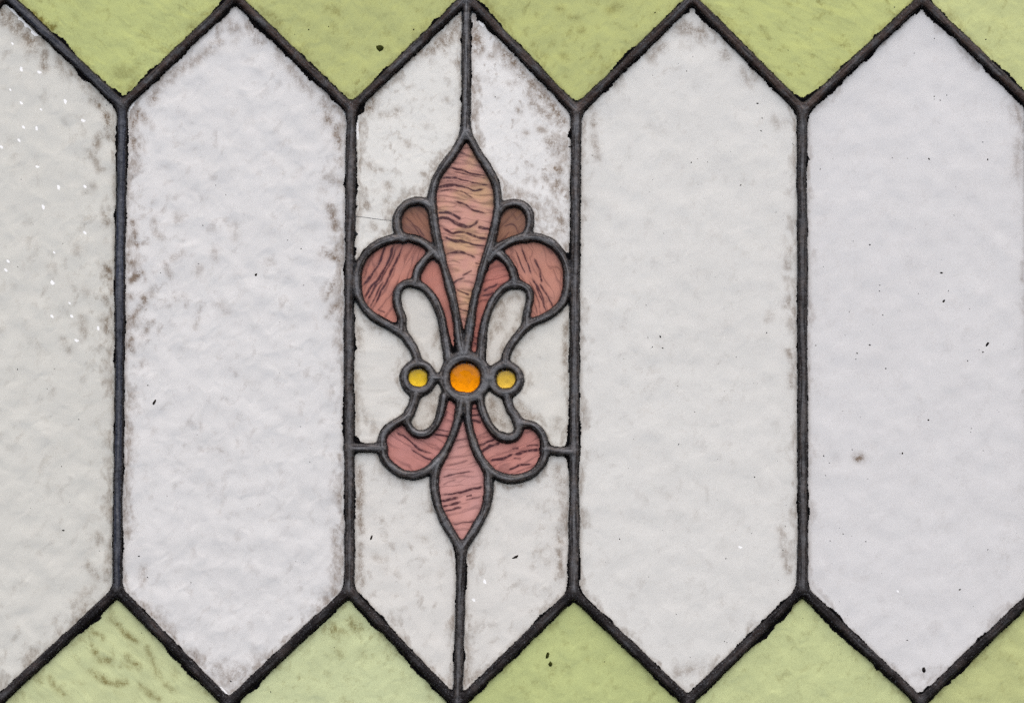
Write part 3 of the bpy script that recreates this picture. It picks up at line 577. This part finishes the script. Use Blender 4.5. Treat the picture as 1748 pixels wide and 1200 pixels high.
for pts, sg_, am in threads:
    pts = np.array(pts, float); pts = np.vstack([pts[0] + (pts[0] - pts[1]) * .22, pts, pts[-1] + (pts[-1] - pts[-2]) * .22])
    P = spline(pts, step=2.0)
    i0, i1 = int((P[:, 0].min() - 14 - X0) / G), int((P[:, 0].max() + 14 - X0) / G)
    j0, j1 = int((P[:, 1].min() - 14 - Y0) / G), int((P[:, 1].max() + 14 - Y0) / G)
    px, py = GX[j0:j1, i0:i1], GY[j0:j1, i0:i1]; dm = np.full(px.shape, 1e3)
    fr = np.zeros(px.shape); nseg = len(P) - 1
    wx, wy = px + (vnoise(px, py, 9, 81) - .5) * 2.4, py + (vnoise(px, py, 9, 82) - .5) * 2.4
    for k_, (a_, b_) in enumerate(zip(P[:-1], P[1:])):
        ab = b_ - a_; t_ = np.clip(((wx - a_[0]) * ab[0] + (wy - a_[1]) * ab[1]) / ((ab ** 2).sum() + 1e-9), 0, 1)
        dd = np.hypot(wx - a_[0] - t_ * ab[0], wy - a_[1] - t_ * ab[1]); c_ = dd < dm
        dm[c_] = dd[c_]; fr[c_] = ((k_ + t_) / nseg)[c_]
    am = am * np.clip(np.minimum(fr, 1 - fr) * 6 + .12, 0, 1) * 1.2     # the threads thin out at their ends
    halo = .30 * am * np.exp(-.5 * (dm / (sg_ * 2.6)) ** 2)
    v0 = STK[j0:j1, i0:i1]; np.maximum(v0, halo, out=v0)
    v = STK[j0:j1, i0:i1]; np.maximum(v, am * np.exp(-.5 * (dm / (sg_ * (.45 + .9 * vnoise(px, py, 11, 83)))) ** 2), out=v)
# slivers where glass edge and lead part and daylight comes through
for pts in ([(376, 1174), (389, 1188)], [(1087, 103), (1097, 94)], [(818, 34), (823, 44)], [(8, 6), (26, 22)], [(30, 28), (62, 60)], [(608, 205), (609, 235)], [(227, 178), (216, 190)]):
    for q in np.linspace(0, 1, 24):
        x_, y_ = pts[0][0] + (pts[1][0] - pts[0][0]) * q, pts[0][1] + (pts[1][1] - pts[0][1]) * q
        CL[int(round((y_ - Y0) / G / ST)) * ST, int(round((x_ - X0) / G / ST)) * ST] = 0.45 + 0.4 * rng.random()

WHITE = lin(219, 218, 217)
def white(seed, col, **k): return glass_material('white_glass', col, seed, **k)
K = 1.0
def tint(r, g, b): return tuple(min(0.97, v * TK * k) for v, k in zip(lin(r, g, b), (1.01, 1.0, .965)))
TK = 1.16
PINKS = lin(70, 40, 48)
def pink(seed, ang, c1=(206, 128, 112), c2=(196, 140, 104), along=70, across=12, width=1.6, amt=.9):
    return glass_material('pink_glass', tint(*c1), seed, edge=(5, .7), mottle=0.15, grain=0.12, var=.08, tint2=tint(*c2), dirt=(.35, .28, .28), streak=(ang, along, across, width, amt, PINKS))
def wh(seed, rgb, e=(18, .8), m=.2, g=.2, **k): return glass_material('white_glass', tint(*rgb), seed, edge=e, mottle=m, grain=g, **k)
def gr(seed, rgb, e=(15, .7), m=.3, g=.36, **k): return glass_material('green_glass', tint(*rgb), seed, edge=e, mottle=m * 1.1, grain=g, ham=1.1, var=.09, mott_px=14, dirt=(.36, .29, .19), **k)
tg, bgx = (179, 185, 124), (198, 206, 156)
panes = [  # seed point, part name, material, label
    (100, 600, 'white_pane', wh(1, (209, 208, 203), (20, .9), .25, ham=1.0), 'greyish white pane with bright pinhole chips'),
    (400, 600, 'white_pane', wh(2, (217, 216, 217), (20, .95), .25, ham=1.2), 'dimpled white pane'),
    (1180, 600, 'white_pane', wh(3, (216, 215, 213), (19, .8), .16, ham=.6), None),
    (1560, 600, 'white_pane', wh(4, (214, 213, 215), (15, .65), .1, ham=.5), 'clean cool white pane with dark specks'),
    (1860, 600, 'white_pane', wh(5, (214, 213, 214)), None),
    (690, 200, 'white_pane', wh(6, (222, 221, 218), (18, .95), .35, mott_px=11, ham=.6), 'white pane with a thin crack across it'),
    (890, 200, 'white_pane', wh(7, (226, 225, 225), (24, 1.0), .4, mott_px=11, ham=.6), None),
    (640, 660, 'white_pane', wh(8, (216, 214, 210), (14, .85), .2, mott_st=3, mott_ang=0), None), (930, 660, 'white_pane', wh(9, (216, 214, 209), (16, .95), .25), None),
    (690, 930, 'white_pane', wh(10, (217, 215, 212), (16, .95), .35), None), (890, 930, 'white_pane', wh(11, (216, 214, 211), (16, .95), .35), None),
    (722, 550, 'white_pane', wh(12, (212, 209, 204), (10, .8), .2), None), (866, 540, 'white_pane', wh(13, (212, 208, 202), (12, 1.0), .5), None),
    (730, 710, 'white_pane', wh(14, (206, 201, 194), (9, .95), .5), None), (850, 710, 'white_pane', wh(15, (206, 201, 194), (9, .95), .5), None),
    (200, 60, 'green_pane', gr(20, (184, 192, 128), m=.35, mott_ang=-35, mott_st=1.5), None), (600, 60, 'green_pane', gr(21, tg, m=.3), None),
    (980, 60, 'green_pane', gr(22, (181, 187, 124), m=.3), None), (1370, 60, 'green_pane', gr(23, (187, 194, 128), m=.5, mott_ang=-25, mott_st=1.7), None),
    (1740, 40, 'green_pane', gr(24, (194, 200, 142), m=.35), None), (-120, 0, 'green_pane', gr(25, tg), None),
    (200, 1150, 'green_pane', gr(26, (199, 206, 160), m=.3, mott_st=2.0, mott_ang=-45), 'pale green pane with wavy brown smears'),
    (600, 1150, 'green_pane', gr(27, (200, 208, 164), m=.3), None), (980, 1150, 'green_pane', gr(28, (186, 195, 136), m=.25), None),
    (1370, 1150, 'green_pane', gr(29, (196, 204, 152), m=.3), None), (1720, 1180, 'green_pane', gr(30, (188, 194, 138), m=.35), None), (-120, 1280, 'green_pane', gr(31, bgx), None),
    (795, 380, 'pink_pane', pink(40, -8, (203, 152, 140), (202, 162, 130), 80, 9, 2.2, .95), 'pink and amber streaked pane of the upper petal'),
    (665, 480, 'pink_pane', pink(41, 66, (190, 132, 119), (184, 126, 113), 150, 10.5, 1.9, .9), None), (920, 470, 'pink_pane', pink(42, -66, (192, 136, 121), (184, 131, 115), 90, 12, 1.4, .8), None),
    (713, 385, 'pink_pane', pink(43, -48, (146, 104, 88), (134, 98, 82), 60, 8, 1.6, .7), 'brownish pink pane'),
    (868, 390, 'pink_pane', pink(44, 50, (140, 102, 84), (148, 106, 86), 60, 8, 1.6, .7), 'brownish pink pane'),
    (744, 490, 'pink_pane', pink(45, -70, (192, 132, 120), (186, 124, 112), 120, 30, .8, .3), None), (842, 480, 'pink_pane', pink(46, 15, (184, 120, 110), (182, 118, 106), 60, 9, 2.4, .9), None),
    (700, 775, 'pink_pane', pink(47, -32, (196, 138, 133), (190, 130, 122), 90, 12, 1.8, .85), None), (880, 780, 'pink_pane', pink(48, 22, (196, 138, 130), (190, 130, 122), 90, 11, 2.0, .85), None),
    (790, 830, 'pink_pane', pink(49, 10, (204, 152, 147), (200, 146, 138), 70, 11, 1.7, .7), None)]
jewel_seeds = [(714, 644), (794, 644), (863, 647)]
def cell_at(x, y):
    i, j = int((x - X0) / G / ST), int((y - Y0) / G / ST)
    return lab[j, i]
info = {}
for x, y, nm, mt, lb in panes:
    l = cell_at(x, y)
    if l == 0 or l in info: print('PANE SEED MISS', x, y, l); continue
    info[l] = (nm, mt, lb)
skip = {cell_at(*p) for p in jewel_seeds}
SPARE = None
pane_obj = {}
for l in np.unique(lab):
    if l == 0 or l in skip: continue
    cjj, cii = np.nonzero(lab == l)
    if l not in info:
        mx_, my_ = ccx[cii].mean(), ccy[cjj].mean()
        print('unassigned pane', mx_, my_, len(cjj))
        if len(cjj) < 40: # slivers at lead crossings belong to nothing the eye can see
            nm, mt, lb = 'pink_pane', panes[33][3], None
            if not (740 < mx_ < 845): continue
        else: nm, mt, lb = 'green_pane', panes[16][3], None
    else: nm, mt, lb = info[l]
    j, i = cjj * ST, cii * ST; st = ST
    if nm == 'pink_pane':                                 # finer cells carry the threads
        st = 1; j = (j[:, None] + np.repeat(np.arange(ST), ST)[None]).ravel(); i = (i[:, None] + np.tile(np.arange(ST), ST)[None]).ravel()
    q = np.stack([j * NX + i, (j + st) * NX + i, (j + st) * NX + i + st, j * NX + i + st], 1)
    uq, inv = np.unique(q, return_inverse=True); inv = inv.reshape(-1, 4)
    nj, ni = uq // NX, uq % NX
    x, y = gx[ni], gy[nj]; n = len(uq)
    rel = (vnoise(x, y, 26, 90 + int(l)) - .5) * 0.8
    front = np.stack([(x - 874) * S, -rel * S, (PB - y) * S], 1)
    back = front.copy(); back[:, 1] = GT * S
    # rim: quads on edges used once
    ed = np.concatenate([inv[:, [0, 1]], inv[:, [1, 2]], inv[:, [2, 3]], inv[:, [3, 0]]])
    key = np.sort(ed, 1); kk = key[:, 0] * (n + 1) + key[:, 1]
    u_, idx, c_ = np.unique(kk, return_index=True, return_counts=True)
    rim = ed[idx[c_ == 1]]
    rimq = np.stack([rim[:, 1], rim[:, 0], rim[:, 0] + n, rim[:, 1] + n], 1)
    faces = np.vstack([inv, inv[:, ::-1] + n, rimq])
    mi = np.concatenate([np.zeros(len(inv)), np.ones(len(inv) + len(rimq))])
    at = {'edge': np.tile(np.clip(UF[nj, ni], 0, 60), 2), 'stain': np.tile(SG[nj, ni], 2), 'clear': np.concatenate([CL[nj, ni], np.zeros(n)]), 'spot': np.tile(SPOT[nj, ni], 2), 'streak': np.tile(STK[nj, ni], 2)}
    o = make_mesh(nm, np.vstack([front, back]), faces, [mt, CLEAR], window, at, None, mi)
    if lb: o['label'] = lb
    pane_obj[l] = o

# ------------------------------------------------------------------ faceted jewels
def jewel(name, cx, cy, r, mat, nf, rot, hgt, label):
    rings = [(r, 0.0, 0), (r * .80, hgt * .62, .5), (r * .44, hgt, 0)]
    co = []; f = []
    for rr, hh, off in rings:
        for k in range(nf):
            an = rot + 2 * math.pi * (k + off) / nf
            co.append(W(cx + rr * math.cos(an), cy + rr * math.sin(an), hh + 0.3 * math.sin(k * 2.3)))
    tri = []
    for lv in range(2):
        o0, o1 = lv * nf, (lv + 1) * nf; sh = 0 if lv == 0 else 1
        for k in range(nf):
            tri += [(o0 + k, o0 + (k + 1) % nf, o1 + (k + (sh if lv else 0)) % nf), (o0 + (k + 1) % nf, o1 + (k + 1 + 0) % nf, o1 + k) if lv == 0 else (o0 + k, o1 + (k + 1) % nf, o1 + k)]
    c = len(co); co.append(W(cx, cy, hgt)); tri += [(2 * nf + k, 2 * nf + (k + 1) % nf, c) for k in range(nf)]
    b0 = len(co)
    for k in range(nf):
        an = rot + 2 * math.pi * k / nf; co.append(W(cx + r * math.cos(an), cy + r * math.sin(an), -GT))
    c2 = len(co); co.append(W(cx, cy, -GT - 1))
    nfront = len(tri)
    back = [(b0 + (k + 1) % nf, b0 + k, c2) for k in range(nf)]
    back += [(k, b0 + k, (k + 1) % nf) for k in range(nf)] + [((k + 1) % nf, b0 + k, b0 + (k + 1) % nf) for k in range(nf)]
    # all front triangles wound to face the camera
    co = np.array(co); tr = np.array(tri)
    nrm = np.cross(co[tr[:, 1]] - co[tr[:, 0]], co[tr[:, 2]] - co[tr[:, 0]])
    tr[nrm[:, 1] > 0] = tr[nrm[:, 1] > 0][:, ::-1]
    o = make_mesh(name, co, np.vstack([tr, np.array(back)]), [mat, CLEAR], window, None, None, [0] * nfront + [1] * len(back), smooth=False)
    o['label'] = label
AMB = jewel_material('amber_glass', (0.97, 0.315, 0.004), 3.1)
jewel('jewel', 794, 644.5, 29, AMB, 9, 0.35, 4, 'large round orange faceted jewel in the middle')
jewel('jewel', 714, 644.5, 18.5, jewel_material('yellow_glass', tint(240, 194, 54), 4.2), 8, 0.2, 3, 'small yellow faceted jewel left of the orange one')
jewel('jewel', 863, 647, 18.5, jewel_material('pale_yellow_glass', tint(228, 188, 76), 5.3), 8, 0.7, 2.5, 'small dull yellow jewel right of the orange one')

# ------------------------------------------------------------------ crack, dust and stray flecks
def tube(pts, r):
    P = np.array(pts, float); tv = np.gradient(P, axis=0); tv /= np.linalg.norm(tv, axis=1, keepdims=True)
    co = []
    for p, t_ in zip(P, tv):
        nx2, ny2 = -t_[1], t_[0]
        co += [W(p[0] + nx2 * r, p[1] + ny2 * r, .2), W(p[0], p[1], 1.0), W(p[0] - nx2 * r, p[1] - ny2 * r, .2)]
    f = [(i * 3 + k, i * 3 + (k + 1) % 3, i * 3 + 3 + (k + 1) % 3, i * 3 + 3 + k) for i in range(len(P) - 1) for k in range(3)]
    return np.array(co), np.array(f)
DARK = plain_material('dark_grit', (0.03, 0.022, 0.018)); GREY = plain_material('crack_edge', (0.32, 0.31, 0.30))
LEAFM = plain_material('dry_leaf', (0.10, 0.105, 0.012)); BROWN = plain_material('brown_grit', (0.06, 0.042, 0.03))
co, f = tube([(606, 369.5), (620, 371), (640, 374), (656, 376), (672, 377)], 0.5)
make_mesh('crack', co, f, [GREY], pane_obj[cell_at(690, 200)])

def lump(cx, cy, rx, ry, ang, seed, nseg=8, hgt=1.2):
    r = np.random.default_rng(seed); ca, sa = math.cos(ang), math.sin(ang)
    co = []
    for lv, (k, hh) in enumerate(((1.0, 0.25), (0.72, hgt * .8))):
        for q in range(nseg):
            an = 2 * math.pi * q / nseg; w = k * (0.75 + 0.5 * np.random.default_rng(seed * 31 + q).random())
            lx, ly = rx * w * math.cos(an), ry * w * math.sin(an)
            co.append(W(cx + lx * ca - ly * sa, cy + lx * sa + ly * ca, hh))
    co.append(W(cx, cy, hgt)); c = len(co) - 1
    co.append(W(cx, cy, 0.25)); c0 = len(co) - 1
    f = []
    for q in range(nseg):
        q2 = (q + 1) % nseg
        f += [(q, nseg + q, q2), (q2, nseg + q, nseg + q2), (nseg + q, c, nseg + q2), (q, q2, c0)]
    return np.array(co), np.array(f)

cos, fs, off = [], [], 0
specks = [(1485, 418, 1.7), (1484.6, 589, 1.5), (1607, 466, 2.2), (1611, 514.5, 2.2), (1678, 601, 1.6), (1502, 487, 1.2), (1501, 497, 1.2), (1507, 538, 1.2), (1512, 629, 1.4), (1463, 603, 1.2),
          (1461, 613, 1), (1652, 616, 1.2), (1406, 778, 1.8), (1585, 717, 1.9), (1540, 774, 1.6), (437, 469, 2.6), (274, 466, 1.2), (346, 385, 1.2), (514, 425, 1.3), (491, 410, 1), (1172, 122, 1.2), (1293, 177, 1.6),
          (1301, 202, 1.2), (1299, 224, 1.2), (1180, 278, 1.4), (237, 949, 1.6), (252, 985, 1.3), (326, 994, 1.4), (108, 905, 1.8), (371, 1166, 1.6), (394, 1162, 1.4), (356, 1152, 1.8), (376, 1178, 2), (407, 1174, 1.8),
          (1616, 163, 1.2), (1595, 165, 1.1), (1586, 272, 1.7), (1686, 273, 1.5), (1523, 270, 1), (1478, 924, 1.1), (1439, 911, 1.2), (1417, 923, 1.1), (1638, 1006, 1.5), (1686, 938, 1.2), (1127, 575, 1.8), (561, 46, 1.2), (1118, 22, 1.4), (1527, 13, 1.4), (1683, 68, 1.4), (527, 51, 1.5), (706, 51, 1.6)]
for k in range(230):
    w0 = rng.random()
    sx = rng.uniform(20, 1740); sy = rng.uniform(20, 1190)
    if w0 < .5: sx = rng.uniform(1010, 1740)
    specks.append((sx, sy, abs(rng.normal(0, .35)) + 0.45))
for k, (sx, sy, sr) in enumerate(specks):
    i, j = int((sx - X0) / G), int((sy - Y0) / G)
    if UF[j, i] < 3 or (620 < sx < 960 and 250 < sy < 930): continue
    co, f = lump(sx, sy, sr * rng.uniform(.8, 1.5), sr * .8, rng.uniform(0, 3.1), 500 + k, 6, 0.9)
    cos.append(co); fs.append(f + off); off += len(co)
o = make_mesh('dust_specks', np.vstack(cos), np.vstack(fs), [DARK], window); o['kind'] = 'stuff'

flecks = [(648.5, 83, 6.4, 5.0, .3, LEAFM, 'dark olive flake lying on the second green pane of the top row'),
          (934.5, 1118.5, 3.4, 5.2, .2, LEAFM, 'upper of two small dark green leaf bits on a lower green pane'),
          (939.5, 1133, 3.2, 4.6, .5, LEAFM, 'lower of two small dark green leaf bits on a lower green pane'),
          (1577, 1143.5, 3.8, 4.6, .1, DARK, 'round black dot near the bottom tip of the cleanest white pane'),
          (880, 950.5, 6.2, 2.2, -.45, BROWN, 'brown sliver on the white pane below right of the ornament'),
          (634, 917, 5.4, 1.8, -1.2, BROWN, 'brown sliver on the white pane below left of the ornament'),
          (1685.5, 587.5, 4.4, 2.0, -1.0, DARK, 'dark sliver of grit on the cleanest white pane, about halfway down'),
          (263.5, 687, 5.0, 2.4, -1.1, BROWN, 'grey brown grit sliver on the dimpled white pane')]
for k, (fx, fy, rx, ry, an, mt, lb) in enumerate(flecks):
    co, f = lump(fx, fy, rx, ry, an, 900 + k, 9, 1.6)
    o = make_mesh('debris_fleck', co, f, [mt]); o['label'] = lb; o['category'] = 'fleck'; o['group'] = 'flecks of dirt stuck on the glass'
print('tris', sum(len(o.data.polygons) * 2 for o in C.objects if o.type == 'MESH'))
